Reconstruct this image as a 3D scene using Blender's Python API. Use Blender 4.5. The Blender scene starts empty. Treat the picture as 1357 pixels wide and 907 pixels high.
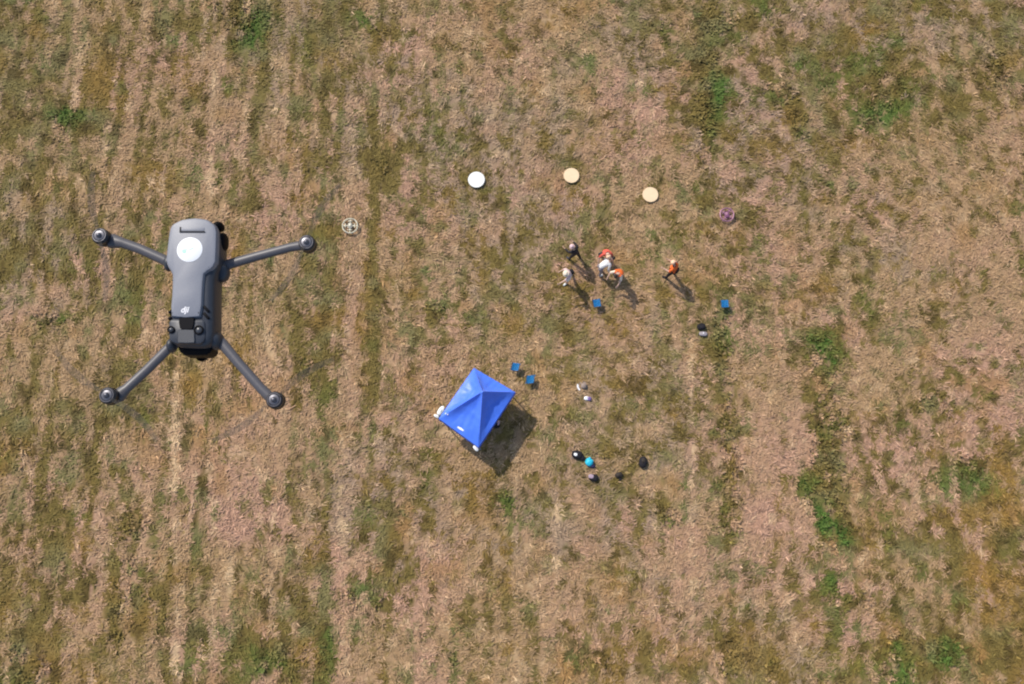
import bpy, bmesh, math, random
import numpy as np
from mathutils import Vector, Matrix, Euler, noise as mnoise

# ------------------------------------------------------------------ camera, sky, sun
scene = bpy.context.scene
col = scene.collection
R = math.radians
F = 1175.0; CX = 678.5; CY = 453.5; CAM_H = 44.0; TILT = R(11)
cam_data = bpy.data.cameras.new('camera'); cam = bpy.data.objects.new('camera', cam_data)
col.objects.link(cam); scene.camera = cam
cam.location = (0, 0, CAM_H); cam.rotation_euler = (TILT, 0, 0)
cam_data.sensor_width = 36; cam_data.lens = 36 * F / 1357
cam_data.clip_start = 0.05; cam_data.clip_end = 4000

SUN_EL, SUN_AZ = R(46), math.atan2(0.74, -0.67)      # sun stands up-left of the picture
S = Vector((math.cos(SUN_EL) * math.cos(SUN_AZ), math.cos(SUN_EL) * math.sin(SUN_AZ), math.sin(SUN_EL)))
world = bpy.data.worlds.new('World'); scene.world = world; world.use_nodes = True
nt = world.node_tree; sky = nt.nodes.new('ShaderNodeTexSky'); sky.sky_type = 'NISHITA'
sky.sun_disc = False; sky.sun_elevation = SUN_EL
sky.sun_rotation = math.atan2(S.x, S.y)
sky.dust_density = 1.5; sky.ozone_density = 1.0
bg = nt.nodes['Background']; nt.links.new(sky.outputs[0], bg.inputs[0]); bg.inputs[1].default_value = 0.15
ld = bpy.data.lights.new('sun', 'SUN'); ld.energy = 3.6; ld.angle = R(1.4); ld.color = (1.0, 0.93, 0.83)
lo = bpy.data.objects.new('sun', ld); col.objects.link(lo)
lo.rotation_euler = (-S).to_track_quat('-Z', 'Y').to_euler(); lo.location = S * 100
vs = scene.view_settings
vs.view_transform = 'Standard'; vs.look = 'None'; vs.gamma = 1; vs.exposure = 0.03; vs.use_curve_mapping = False
scene.cycles.filter_width = 2.1

# ------------------------------------------------------------------ helpers
def U(px, py, z=0.0):
    """measured photo position -> point of the place at height z"""
    dx = (px - CX) / F; dy = (CY - py) / F
    c, s = math.cos(TILT), math.sin(TILT)
    d = Vector((dx, dy * c + s, dy * s - c))
    t = (z - CAM_H) / d.z
    return Vector((0, 0, CAM_H)) + d * t

def srgb(r, g, b):
    f = lambda v: (v/255/12.92) if v/255 <= 0.04045 else ((v/255+0.055)/1.055)**2.4
    return (f(r), f(g), f(b))

def mat(name, c, rough=0.6, metal=0.0, var=0.12, scale=20, bump=0.0, bscale=60, sheen=0.0, trans=0.0, alpha=1.0):
    m = bpy.data.materials.new(name); m.use_nodes = True
    n = m.node_tree.nodes; l = m.node_tree.links; p = n['Principled BSDF']
    p.inputs['Roughness'].default_value = rough; p.inputs['Metallic'].default_value = metal
    p.inputs['Sheen Weight'].default_value = sheen
    p.inputs['Transmission Weight'].default_value = trans
    p.inputs['Alpha'].default_value = alpha
    tc = n.new('ShaderNodeTexCoord'); nz = n.new('ShaderNodeTexNoise'); nz.inputs['Scale'].default_value = scale
    nz.inputs['Detail'].default_value = 5
    rp = n.new('ShaderNodeValToRGB')
    rp.color_ramp.elements[0].position = 0.3; rp.color_ramp.elements[1].position = 0.7
    rp.color_ramp.elements[0].color = (*[v*(1-var) for v in c], 1)
    rp.color_ramp.elements[1].color = (*[min(1, v*(1+var)) for v in c], 1)
    l.new(tc.outputs['Object'], nz.inputs['Vector']); l.new(nz.outputs['Fac'], rp.inputs[0])
    l.new(rp.outputs[0], p.inputs['Base Color'])
    if bump:
        b = n.new('ShaderNodeBump'); b.inputs['Strength'].default_value = bump
        n2 = n.new('ShaderNodeTexNoise'); n2.inputs['Scale'].default_value = bscale; n2.inputs['Detail'].default_value = 4
        l.new(tc.outputs['Object'], n2.inputs['Vector']); l.new(n2.outputs['Fac'], b.inputs['Height'])
        b.inputs['Distance'].default_value = 0.01
        l.new(b.outputs[0], p.inputs['Normal'])
    return m

def tag(o, label=None, cat=None, group=None, kind=None):
    if label: o['label'] = label
    if cat: o['category'] = cat
    if group: o['group'] = group
    if kind: o['kind'] = kind
    return o

def thing(name, loc, label, cat, group=None, rz=0, rot=None):
    o = bpy.data.objects.new(name, None); col.objects.link(o)
    o.location = loc; o.rotation_euler = rot or (0, 0, rz); o.empty_display_size = 0.1
    return tag(o, label, cat, group)

def obj(name, bm, m, parent=None, smooth=True, sharp=35, loc=None):
    me = bpy.data.meshes.new(name)
    if isinstance(bm, tuple): me.from_pydata(bm[0], [], bm[1])
    else: bm.normal_update(); bm.to_mesh(me); bm.free()
    for x in (m if isinstance(m, (list, tuple)) else [m]): me.materials.append(x)
    if smooth:
        me.shade_smooth(); me.set_sharp_from_angle(angle=R(sharp))
    o = bpy.data.objects.new(name, me); col.objects.link(o)
    if parent: o.parent = parent
    if loc is not None: o.location = loc
    return o

def BM(): return bmesh.new()

def box(bm, c, s, M=None, bev=0.0):
    r = bmesh.ops.create_cube(bm, size=1)
    vv = r['verts']
    bmesh.ops.scale(bm, vec=Vector(s), verts=vv)
    if bev:
        es = list({e for v in vv for e in v.link_edges})
        rr = bmesh.ops.bevel(bm, geom=es, offset=bev, segments=3, affect='EDGES', profile=0.5)
        vv = list({v for f in rr['faces'] for v in f.verts} | {v for v in vv if v.is_valid})
    if M is not None: bmesh.ops.transform(bm, matrix=M, verts=vv)
    bmesh.ops.translate(bm, vec=Vector(c), verts=vv)
    return vv

def frame(d):
    d = d.normalized(); up = Vector((0, 0, 1)) if abs(d.z) < 0.95 else Vector((1, 0, 0))
    a = d.cross(up).normalized(); return a, d.cross(a).normalized()

def tube(bm, pts, rad, seg=10, cap=True, flat=1.0):
    pts = [Vector(p) for p in pts]
    if not isinstance(rad, (list, tuple)): rad = [rad]*len(pts)
    rings = []; a = None
    for i, p in enumerate(pts):
        d = (pts[min(i+1, len(pts)-1)] - pts[max(i-1, 0)])
        if a is None: a, b = frame(d)
        else:
            dn = d.normalized(); a = (a - dn*a.dot(dn)).normalized(); b = dn.cross(a)
        rings.append([bm.verts.new(p + (a*math.cos(2*math.pi*k/seg) + b*math.sin(2*math.pi*k/seg)*flat)*rad[i]) for k in range(seg)])
    for i in range(len(rings)-1):
        for k in range(seg):
            bm.faces.new((rings[i][k], rings[i][(k+1) % seg], rings[i+1][(k+1) % seg], rings[i+1][k]))
    if cap:
        bm.faces.new(rings[0][::-1]); bm.faces.new(rings[-1])
    bmesh.ops.recalc_face_normals(bm, faces=bm.faces)

def lathe(bm, prof, c=(0, 0, 0), seg=24):
    """prof: (radius, z)"""
    c = Vector(c); rings = []
    for r, z in prof:
        if r < 1e-6: rings.append([bm.verts.new(c + Vector((0, 0, z)))])
        else: rings.append([bm.verts.new(c + Vector((r*math.cos(2*math.pi*k/seg), r*math.sin(2*math.pi*k/seg), z))) for k in range(seg)])
    for i in range(len(rings)-1):
        A, B = rings[i], rings[i+1]
        for k in range(seg):
            k2 = (k+1) % seg
            if len(A) == 1 and len(B) == 1: continue
            if len(A) == 1: bm.faces.new((A[0], B[k2], B[k]))
            elif len(B) == 1: bm.faces.new((A[k], A[k2], B[0]))
            else: bm.faces.new((A[k], A[k2], B[k2], B[k]))
    bmesh.ops.recalc_face_normals(bm, faces=bm.faces)

def torus(bm, R0, r, c=(0, 0, 0), seg=48, sg=8):
    c = Vector(c); rings = []
    for i in range(seg):
        a = 2*math.pi*i/seg; ring = []
        for j in range(sg):
            b = 2*math.pi*j/sg; q = R0 + r*math.cos(b)
            ring.append(bm.verts.new(c + Vector((q*math.cos(a), q*math.sin(a), r*math.sin(b)))))
        rings.append(ring)
    for i in range(seg):
        for j in range(sg):
            bm.faces.new((rings[i][j], rings[(i+1) % seg][j], rings[(i+1) % seg][(j+1) % sg], rings[i][(j+1) % sg]))
    bmesh.ops.recalc_face_normals(bm, faces=bm.faces)

def blob(bm, c, s, sub=3, rough=0.0, freq=3.0, seed=0, power=1.0, M=None):
    r = bmesh.ops.create_icosphere(bm, subdivisions=sub, radius=1)
    for v in r['verts']:
        p = v.co.copy()
        if power != 1.0:
            p = Vector([math.copysign(abs(t)**power, t) for t in p])
        if rough: p *= 1 + rough*mnoise.noise(p*freq + Vector((seed*7.3, seed*1.7, 0)))
        p = Vector((p.x*s[0], p.y*s[1], p.z*s[2]))
        if M is not None: p = M @ p
        v.co = p + Vector(c)
    return r['verts']

def ground_z(x, y):
    X = np.asarray(x, float); Y = np.asarray(y, float)
    return 0.05*vn(X, Y, 0.45, 11) + 0.035*vn(X, Y, 0.22, 12) + 0.09*vn(X, Y, 2.3, 13) - 0.09

# ------------------------------------------------------------------ meadow colour layout (which plants grow where)
def _h(i, j, seed):
    n = (i*374761393 + j*668265263 + seed*974711) & 0x7fffffff
    n = ((n ^ (n >> 13)) * 1274126177) & 0x7fffffff
    return ((n ^ (n >> 16)) & 0xffff) / 65535.0
def vn(x, y, s, seed):
    x = x/s + 1000.0; y = y/s + 1000.0
    i = np.floor(x).astype(np.int64); j = np.floor(y).astype(np.int64)
    u = x-i; v = y-j; u = u*u*(3-2*u); v = v*v*(3-2*v)
    return (_h(i, j, seed)*(1-u) + _h(i+1, j, seed)*u)*(1-v) + (_h(i, j+1, seed)*(1-u) + _h(i+1, j+1, seed)*u)*v

# (px, py, rx, ry, strength): where each kind of growth shows in the photograph
GREEN = [(1085,470,16,30,.9),(1095,600,14,40,.9),(1075,640,20,26,.9),(1108,700,16,16,1.2),(1150,790,12,10,.6),(938,110,9,60,.5),(932,170,10,30,.8),(963,600,10,60,.6),(1255,850,16,12,1),(1200,860,20,14,.7),(1105,705,20,18,1.4),(1115,790,26,16,.9),(1250,865,20,14,1.3),(1088,650,26,22,1),(1092,480,26,26,.9),(1090,545,20,34,.7),(1100,600,22,30,.9),
 (936,60,16,60,.7),(938,135,18,40,1),(934,200,12,40,.5),(1058,160,16,34,1),(1035,125,16,18,.9),(940,290,10,30,.5),(1145,155,30,16,.6),(1170,145,16,12,.6),
 (972,600,18,60,.5),(970,690,20,30,.7),(885,680,20,12,1),(665,668,16,20,.8),(578,408,13,11,1),(90,160,30,18,1.1),(140,180,20,18,.5),(330,40,30,36,.9),
 (320,15,50,18,.8),(210,30,30,20,.6),(1180,110,50,40,.55),(1320,95,20,40,.9),(1322,290,16,20,.6),(958,420,14,30,.8),(955,480,14,40,.7),(970,870,20,30,1),
 (1020,885,16,14,.9),(1235,540,34,26,.7),(1200,490,40,20,.4),(1180,720,60,20,.4),(165,780,14,60,.8),(175,690,30,20,.7),(200,810,20,40,.6),(40,880,40,30,.6),
 (370,880,34,26,.9),(430,860,10,40,.7),(65,425,26,14,.9),(400,480,20,26,.6),(260,450,20,14,.3),(500,40,30,40,.5),(505,220,20,20,.5),(500,800,20,20,.6),
 (465,790,14,10,.9),(345,760,20,10,.5),(600,880,10,20,.5),(820,170,20,20,.5),(800,600,12,16,.5),(780,880,40,14,.5),(690,830,10,80,.4),(1190,890,30,18,.9),
 (1190,850,16,14,.9),(1105,905,40,10,.6),(1290,620,34,30,.6),(1230,640,24,18,.5),(1110,560,14,14,.9),(1095,690,12,12,1),(1290,210,20,60,.3),(1080,90,40,30,.3),
 (870,30,40,20,.5),(1000,15,40,14,.7),(960,30,20,20,.5),(1250,780,40,20,.4),(20,600,30,30,.6),(10,800,20,50,.4),(150,830,10,40,.6)]
OLIVE = [(100,60,110,70,.7),(60,180,90,90,.5),(340,60,60,50,.8),(495,140,14,150,.9),(495,420,16,180,.7),(430,60,16,80,.7),(430,400,12,200,.6),(430,700,12,200,.7),
 (1150,110,120,90,.7),(1290,120,80,100,.5),(1300,700,70,110,.8),(1240,850,120,60,.7),(60,560,70,60,.6),(60,700,80,110,.6),(120,850,120,60,.5),(300,820,60,60,.6),
 (470,40,50,50,.6),(560,30,60,30,.4),(920,60,40,50,.6),(1100,370,60,30,.4),(1200,420,60,30,.4),(1080,660,60,60,.3),(640,860,60,40,.4),(660,700,60,40,.3),(280,560,60,30,.4),
 (380,610,40,20,.4),(20,60,60,60,.3),(850,60,50,60,.5),(960,330,60,30,.3),(1000,840,60,60,.5),(1150,560,50,50,.4),(500,690,14,60,.7),(520,850,20,60,.6),(830,380,60,50,.35),(680,590,60,50,.2)]
ORANGE = [(1330,690,50,60,1),(1300,780,60,60,.6),(1340,880,40,50,.8),(1230,870,60,40,.5),(10,70,30,60,.8),(20,170,24,50,.5),(400,200,40,50,.4),(540,700,30,60,.5),(300,800,60,60,.3),
 (270,400,60,100,.4),(255,560,50,60,.5),(490,300,20,160,.5),(1330,40,30,60,.5),(820,820,40,60,.5),(720,880,60,30,.5),(500,720,30,20,.8),(850,600,80,80,.2),(1080,880,60,30,.3)]
PINK = [(1080,25,50,30,1),(1010,150,50,60,.9),(1000,230,70,40,.9),(920,210,30,30,.7),(1170,60,20,20,.8),(1230,60,24,34,1),(1250,330,90,60,.8),(1300,480,70,60,.9),(1050,340,40,40,.7),
 (1010,600,60,60,.7),(1030,690,50,34,1),(1150,640,40,60,.6),(1260,690,30,20,.8),(1300,760,20,70,.8),(1140,780,60,10,.8),(1110,840,50,20,.7),(700,230,50,40,.9),(720,290,40,40,.8),
 (640,140,100,60,.6),(840,130,50,60,.8),(840,60,30,40,.5),(540,100,40,90,.6),(530,300,30,70,.5),(330,610,90,60,.7),(330,690,60,20,1),(300,130,60,60,.6),(380,280,60,50,.5),
 (240,110,30,60,.4),(25,410,40,30,.8),(20,470,30,30,.6),(560,760,60,50,.6),(555,860,26,60,.8),(500,620,50,50,.5),(590,700,40,60,.6),(570,520,40,50,.4),(440,720,20,80,.6),
 (740,760,60,70,.5),(870,740,60,80,.5),(940,740,40,50,.7),(790,700,50,40,.4),(1320,560,40,50,.6),(1240,230,40,40,.5),(1120,450,40,60,.5),(340,520,60,40,.5),(60,640,40,30,.3),
 (180,620,30,30,.4),(100,340,40,40,.4),(290,340,40,60,.4),(1200,560,40,40,.3),(900,30,30,20,.6),(200,90,30,30,.4),(640,560,120,60,.2),(1270,590,14,30,.9),(1060,570,30,50,.5)]
LIGHT = [(530,60,12,20,.8),(575,45,10,14,1),(610,110,60,40,.3),(740,100,60,60,.4),(850,150,20,14,.8),(730,120,30,20,.7),(1240,70,16,30,1),(1290,205,40,10,.6),(1150,520,30,24,.9),
 (1115,590,24,20,.5),(240,630,50,30,.8),(300,640,60,40,.6),(500,560,60,40,.4),(320,560,60,40,.3),(540,590,40,30,.4),(45,390,40,20,.6),(180,230,30,60,.4),(240,60,30,30,.5),
 (370,330,40,30,.5),(925,350,6,8,1),(935,385,14,8,1),(978,810,10,20,1),(960,790,8,8,.9),(440,230,40,60,.4),(720,70,60,20,.4),(820,90,30,20,.4),(880,790,60,40,.3),(1290,240,30,14,.5),(620,880,30,20,.4),(860,500,100,60,.2)]
# straight lines left by the mower / seeder: px, y0, y1, half width px, strength (+ light, - dark)
LINES = [(232,430,910,4,1.0),(235,560,760,7,.6),(283,0,130,3,.8),(281,140,290,4,.9),(281,640,910,3.5,.8),(305,690,850,2.5,.5),(505,20,310,4,.7),(268,0,90,4,.6),(170,0,210,3,.3),(102,560,910,3,.5),
 (737,640,800,4,.8),(683,560,910,3,.5),(916,420,900,3.5,.75),(867,560,910,3,.45),(155,560,700,3,.4),(150,600,900,4,-.7),(495,60,640,6,-.8),(432,0,460,5,-.6),(430,560,910,5,-.7),
 (240,800,905,4,.5),(452,560,760,3,.5),(418,700,900,3,.35),(660,0,300,4,.25),(845,20,180,3,.3),(1262,480,640,3,.3),(1297,680,800,4,.4),(365,0,300,4,.35),(395,380,700,3,-.35),(540,560,900,4,.25),
 (195,330,560,4,-.3),(325,20,120,4,-.3),(958,540,620,3,.4),(1200,0,200,3,-.2),(75,0,240,4,.2),(30,560,900,3,.25),(600,600,900,4,-.25),(1010,0,250,3,.15),(790,250,600,3,.12)]

def blobs(x, y, L):
    out = np.zeros_like(x)
    for px, py, rx, ry, s in L:
        c = U(px, py); k = 44.5/F
        out += s*np.exp(-(((x-c.x)/(rx*k))**2 + ((y-c.y)/(ry*k))**2)*0.9)
    return out
def lines(x, y):
    out = np.zeros_like(x)
    wob = (vn(x, y, 2.6, 71)-.5)*0.08 + (vn(x, y, .4, 72)-.5)*0.04
    for px, y0, y1, w, s in LINES:
        a = U(px, y1); b = U(px, y0); k = 44.5/F
        t = (y-a.y)/(b.y-a.y); cx = a.x + t*(b.x-a.x)
        fade = np.clip((t+.04)*9, 0, 1)*np.clip((1.04-t)*9, 0, 1)*(.35+1.1*vn(x*0, y, 1.3, int(px)))
        out += 1.15*s*fade*np.exp(-((x-cx+wob)/(w*k*1.25))**2)
    return out

C_TAN = np.array(srgb(174,143,107)); C_PINK = np.array(srgb(187,148,123)); C_OLIVE = np.array(srgb(122,106,58)); C_GREEN = np.array(srgb(84,108,48))
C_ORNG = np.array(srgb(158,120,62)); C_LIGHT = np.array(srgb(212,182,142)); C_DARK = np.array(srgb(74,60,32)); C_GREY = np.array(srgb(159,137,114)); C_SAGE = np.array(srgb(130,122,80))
GAIN = 1.0
def mixc(A, B, t): return A + (B-A)*t[:, None]
def meadow(x, y, jit=None, ln=None):
    """plant / litter colour at points: straw lying over a low green or olive understorey, dark tuft gaps painted in"""
    left = np.clip((-x-6)/8, 0, 1); ax = y*(1-.45*left) + x*.35*left
    n1 = vn(x, y, 3.1, 1); n2 = vn(x, y, 1.1, 2); n3 = vn(x, ax*.8, .38, 3); n4 = vn(x, ax*.85, .19, 4); n5 = vn(x, y, 6.5, 5); n6 = vn(x, y, .8, 6)
    wx = x + (n2-.5)*1.3 + (n3-.5)*.6; wy = y + (vn(x, y, 1.1, 9)-.5)*1.3 + (vn(x, y, .5, 10)-.5)*.6
    g = blobs(wx, wy, GREEN); o = blobs(wx, wy, OLIVE); r = blobs(wx, wy, ORANGE); p = blobs(wx, wy, PINK); l = blobs(wx, wy, LIGHT)
    if ln is None: ln = lines(x, y)
    j = 0 if jit is None else jit
    m = .36*n3 + .44*n4 + .20*n6
    # drill rows running up the field, clearest in its left half
    xr = x + (y-8)*x*.0028 + (vn(x, y, 1.8, 73)-.5)*.10
    row = .46*vn(xr*1.0, y*.03, .34, 51) + .40*vn(xr, y*.05, .17, 52) + .14*vn(xr, y*.03, 1.1, 53) - .5
    rw = .30 + .62*np.clip((3-x)/12, 0, 1)*np.clip((x+27)/5, .45, 1) + .12*np.clip((x-3)/20, 0, 1)
    frac = .49 + .20*np.minimum(o, 1.1) + .34*np.minimum(g, 1.1) - .17*p - .16*l + .10*(n1-.5)*2 + .10*(n5-.5)*2 + .12*r + row*rw*1.5 - .45*np.maximum(ln, 0) + .40*np.maximum(-ln, 0)
    cover = np.clip((m - .5 + (frac-.5)*.62 + j*.06)*4.4 + .5, 0, 1)
    straw = mixc(np.tile(C_TAN, (len(x), 1)), C_PINK, np.clip(.24 + p*1.0 + (n1-.5)*1.3 + (n3-.5)*.7, 0, 1))
    straw = mixc(straw, C_GREY, np.clip((n5-.5)*2+(n6-.5)*1.4, 0, .75))
    straw = mixc(straw, C_ORNG, np.clip(r*.6 + (vn(x, y, 1.3, 25)-.72)*2, 0, .75))
    straw = mixc(straw, C_LIGHT, np.clip(l*.35 + np.maximum(ln, 0)*.85 - row*rw*1.1 + (vn(x, ax, .3, 26)-.72)*2.2 + j*.15, 0, .9))
    und = mixc(np.tile(C_OLIVE, (len(x), 1)), C_SAGE, np.clip((vn(x, y, .9, 27)-.45)*2.2, 0, .9))
    und = mixc(und, C_ORNG, np.clip(r*.35 + (vn(x, y, 1.6, 28)-.62)*1.5, 0, .8))
    und = mixc(und, C_GREEN, np.clip(g*.62 + (vn(x, y, 1.4, 24)-.72)*1.8 + (n4-.5)*.5*(g > .08), 0, 1))
    c = mixc(straw, und, cover)
    d = np.clip((.34-vn(x, ax, .27, 31))*5, 0, .65)*np.clip(cover*1.1+.15+np.maximum(-ln, 0)*.5, 0, 1)  # dark spots: bare earth plus shade between tufts, painted into the colour
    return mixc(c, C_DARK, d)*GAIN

# ------------------------------------------------------------------ ground sheet
def attr_mat(name, rough=0.9, noise=True, trans=0.0):
    m = bpy.data.materials.new(name); m.use_nodes = True
    n = m.node_tree.nodes; l = m.node_tree.links; p = n['Principled BSDF']
    a = n.new('ShaderNodeAttribute'); a.attribute_name = 'growth'
    p.inputs['Roughness'].default_value = rough; p.inputs['Specular IOR Level'].default_value = 0.15
    if noise:
        tc = n.new('ShaderNodeTexCoord'); mp = n.new('ShaderNodeMapping'); mp.inputs['Scale'].default_value = (1, .7, 1)
        nz = n.new('ShaderNodeTexNoise'); nz.inputs['Scale'].default_value = 9; nz.inputs['Detail'].default_value = 6; nz.inputs['Roughness'].default_value = .65
        mr = n.new('ShaderNodeMapRange'); mr.inputs['From Min'].default_value = .3; mr.inputs['From Max'].default_value = .7
        mr.inputs['To Min'].default_value = .7; mr.inputs['To Max'].default_value = 1.15
        mx = n.new('ShaderNodeVectorMath'); mx.operation = 'SCALE'
        l.new(tc.outputs['Object'], mp.inputs[0]); l.new(mp.outputs[0], nz.inputs['Vector']); l.new(nz.outputs['Fac'], mr.inputs[0])
        # beyond the surveyed strip the field goes on with patches at every scale
        n2 = n.new('ShaderNodeTexNoise'); n2.inputs['Scale'].default_value = .9; n2.inputs['Detail'].default_value = 8; n2.inputs['Roughness'].default_value = .68
        r2 = n.new('ShaderNodeValToRGB'); e = r2.color_ramp.elements; e[0].position = .42; e[0].color = (*(C_OLIVE*.8), 1); e[1].position = .56; e[1].color = (*(C_TAN*.6+C_PINK*.3), 1)
        mm = n.new('ShaderNodeMix'); mm.data_type = 'RGBA'
        l.new(tc.outputs['Object'], n2.inputs['Vector']); l.new(n2.outputs['Fac'], r2.inputs[0])
        l.new(a.outputs['Alpha'], mm.inputs['Factor']); l.new(r2.outputs[0], mm.inputs['A']); l.new(a.outputs['Color'], mm.inputs['B']); l.new(mm.outputs['Result'], mx.inputs[0]); l.new(mr.outputs[0], mx.inputs['Scale']); l.new(mx.outputs[0], p.inputs['Base Color'])
        b = n.new('ShaderNodeBump'); b.inputs['Strength'].default_value = .4; b.inputs['Distance'].default_value = .04
        l.new(nz.outputs['Fac'], b.inputs['Height']); l.new(b.outputs[0], p.inputs['Normal'])
    else: l.new(a.outputs['Color'], p.inputs['Base Color'])
    return m

X0, X1, Y0, Y1 = -36.0, 36.0, -17.0, 33.0
def grown(a, b, step, far):
    c = list(np.arange(a, b+1e-6, step)); d = step
    lo_, hi = [], []
    x = a
    while x > -far: d *= 1.35; x -= d; lo_.append(x)
    d = step; x = b
    while x < far: d *= 1.35; x += d; hi.append(x)
    return np.array(lo_[::-1] + c + hi)
def make_ground():
    xs = grown(X0, X1, .14, 1500); ys = grown(Y0, Y1, .14, 1500)
    gx, gy = np.meshgrid(xs, ys); x = gx.ravel(); y = gy.ravel()
    near = (x > X0-.2) & (x < X1+.2) & (y > Y0-.2) & (y < Y1+.2)
    z = np.where(near, ground_z(x, y), -0.1)
    nx, ny = len(xs), len(ys)
    idx = np.arange(nx*ny).reshape(ny, nx)
    f = np.stack([idx[:-1, :-1], idx[:-1, 1:], idx[1:, 1:], idx[1:, :-1]], -1).reshape(-1, 4)
    me = bpy.data.meshes.new('ground'); me.vertices.add(nx*ny)
    me.vertices.foreach_set('co', np.stack([x, y, z], 1).ravel())
    me.loops.add(f.size); me.loops.foreach_set('vertex_index', f.ravel())
    me.polygons.add(len(f)); me.polygons.foreach_set('loop_start', np.arange(0, f.size, 4)); me.update(calc_edges=True)
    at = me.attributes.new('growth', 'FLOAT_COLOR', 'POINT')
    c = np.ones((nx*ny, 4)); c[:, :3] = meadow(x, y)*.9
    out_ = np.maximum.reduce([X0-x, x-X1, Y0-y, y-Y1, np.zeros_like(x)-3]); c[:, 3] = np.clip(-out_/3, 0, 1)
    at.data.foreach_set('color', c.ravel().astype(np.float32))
    me.shade_smooth(); me.materials.append(attr_mat('dry_meadow_soil'))
    o = bpy.data.objects.new('ground', me); col.objects.link(o); tag(o, kind='structure')
make_ground()

# ------------------------------------------------------------------ cut grass and straw lying on it
def make_grass(n=70000, k=8):
    rng = np.random.default_rng(5)
    tx = rng.uniform(X0+.5, X1-.5, n); ty = rng.uniform(Y0+.5, Y1-.5, n)
    td = rng.uniform(0, 2*math.pi, n)
    # lie of the straw changes over the field
    lie = vn(tx, ty, 5.0, 41)*math.pi*1.2 + np.where(tx < -12, .9, 0)
    x = np.repeat(tx, k) + rng.normal(0, .09, n*k); y = np.repeat(ty, k) + rng.normal(0, .11, n*k)
    isg = np.repeat(blobs(tx, ty, GREEN)*rng.uniform(.3, 1.3, n) > .42, k)
    loc_lie = np.repeat(lie, k); spread = rng.normal(0, .75, n*k) + np.where(rng.random(n*k) < .35, rng.uniform(-3, 3, n*k), 0)
    a = loc_lie + spread + np.where(rng.random(n*k) < .5, math.pi, 0)
    jit = np.repeat(rng.normal(0, .45, n), k) + rng.normal(0, .25, n*k)
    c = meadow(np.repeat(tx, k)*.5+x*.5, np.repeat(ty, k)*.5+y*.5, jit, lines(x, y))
    L = rng.uniform(.12, .34, n*k); W = rng.uniform(.014, .034, n*k)
    el = rng.uniform(.06, .48, n*k)
    el = np.where(isg, rng.uniform(.3, 1.15, n*k), el); W = np.where(isg, W*1.7, W); L = np.where(isg, L*.85, L)
    z0 = ground_z(x, y) + .004
    dx, dy = np.cos(a), np.sin(a); sx, sy = -dy, dx
    h1 = np.sin(el)*L*.6; h2 = h1 + L*.4*np.sin(el*.2)
    r1 = np.cos(el)*L*.6; r2 = r1 + L*.4
    V = np.empty((n*k, 5, 3))
    V[:, 0] = np.stack([x-sx*W, y-sy*W, z0], 1); V[:, 1] = np.stack([x+sx*W, y+sy*W, z0], 1)
    V[:, 2] = np.stack([x+dx*r1+sx*W*.9, y+dy*r1+sy*W*.9, z0+h1], 1); V[:, 3] = np.stack([x+dx*r1-sx*W*.9, y+dy*r1-sy*W*.9, z0+h1], 1)
    V[:, 4] = np.stack([x+dx*r2, y+dy*r2, z0+h2], 1)
    N = n*k; base = np.arange(N)*5
    q = np.stack([base, base+1, base+2, base+3], 1); t = np.stack([base+3, base+2, base+4], 1)
    loops = np.concatenate([q, t], 1).ravel()
    starts = np.stack([np.arange(N)*7, np.arange(N)*7+4], 1).ravel()
    me = bpy.data.meshes.new('grass'); me.vertices.add(N*5); me.vertices.foreach_set('co', V.ravel())
    me.loops.add(len(loops)); me.loops.foreach_set('vertex_index', loops)
    me.polygons.add(len(starts)); me.polygons.foreach_set('loop_start', starts); me.update(calc_edges=True)
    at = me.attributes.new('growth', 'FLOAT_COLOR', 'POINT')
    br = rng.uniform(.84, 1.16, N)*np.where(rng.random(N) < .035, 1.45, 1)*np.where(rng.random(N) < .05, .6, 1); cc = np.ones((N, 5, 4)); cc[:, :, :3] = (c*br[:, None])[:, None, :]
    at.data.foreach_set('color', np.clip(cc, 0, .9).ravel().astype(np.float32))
    me.materials.append(attr_mat('straw_blades', .75, False))
    o = bpy.data.objects.new('grass', me); col.objects.link(o)
    tag(o, 'dry mown straw and short green grass covering the whole field', 'grass', kind='stuff')
make_grass()

def gz(p, up=0.0):
    """rest a thing on the soil at a measured point"""
    z = float(ground_z(np.array([p.x]), np.array([p.y]))[0]); return Vector((p.x, p.y, z+up))
def at(px, py, up=0.0): return gz(U(px, py, 0.0), up)

# ------------------------------------------------------------------ materials
M_SHELL = mat('grey_drone_plastic', (.20, .212, .25), .45, var=.04, scale=300, bump=.05, bscale=900)
M_BODY = mat('dark_drone_plastic', (.035, .040, .052), .42, var=.06, scale=200, bump=.05, bscale=900)
M_ARM = mat('arm_plastic', (.085, .082, .092), .42, var=.06, scale=200)
M_BLACK = mat('black_plastic', (.005, .005, .007), .5, var=.1)
M_BLACK.node_tree.nodes['Principled BSDF'].inputs['Specular IOR Level'].default_value = .08
M_SEAM = mat('seam_rubber', (.01, .01, .012), .7, var=.1)
M_METAL = mat('motor_metal', (.13, .13, .15), .38, .6, var=.05)
M_MBELL = mat('motor_bell', (.03, .03, .035), .4, .3, var=.1)
M_WHITE = mat('white_vinyl', (.92, .93, .94), .35, var=.02)
M_LOGO = mat('white_print', (.8, .8, .82), .5, var=.02)
M_MINT = mat('mint_print', (.45, .78, .62), .5, var=.05)
M_GLASS = mat('sensor_glass', (.03, .03, .04), .08, var=.05)
M_BLADE = mat('smoked_clear_propeller', (.09, .085, .08), .7, var=.03, alpha=.36)
M_BLADE.node_tree.nodes['Principled BSDF'].inputs['Specular IOR Level'].default_value = .05
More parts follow.
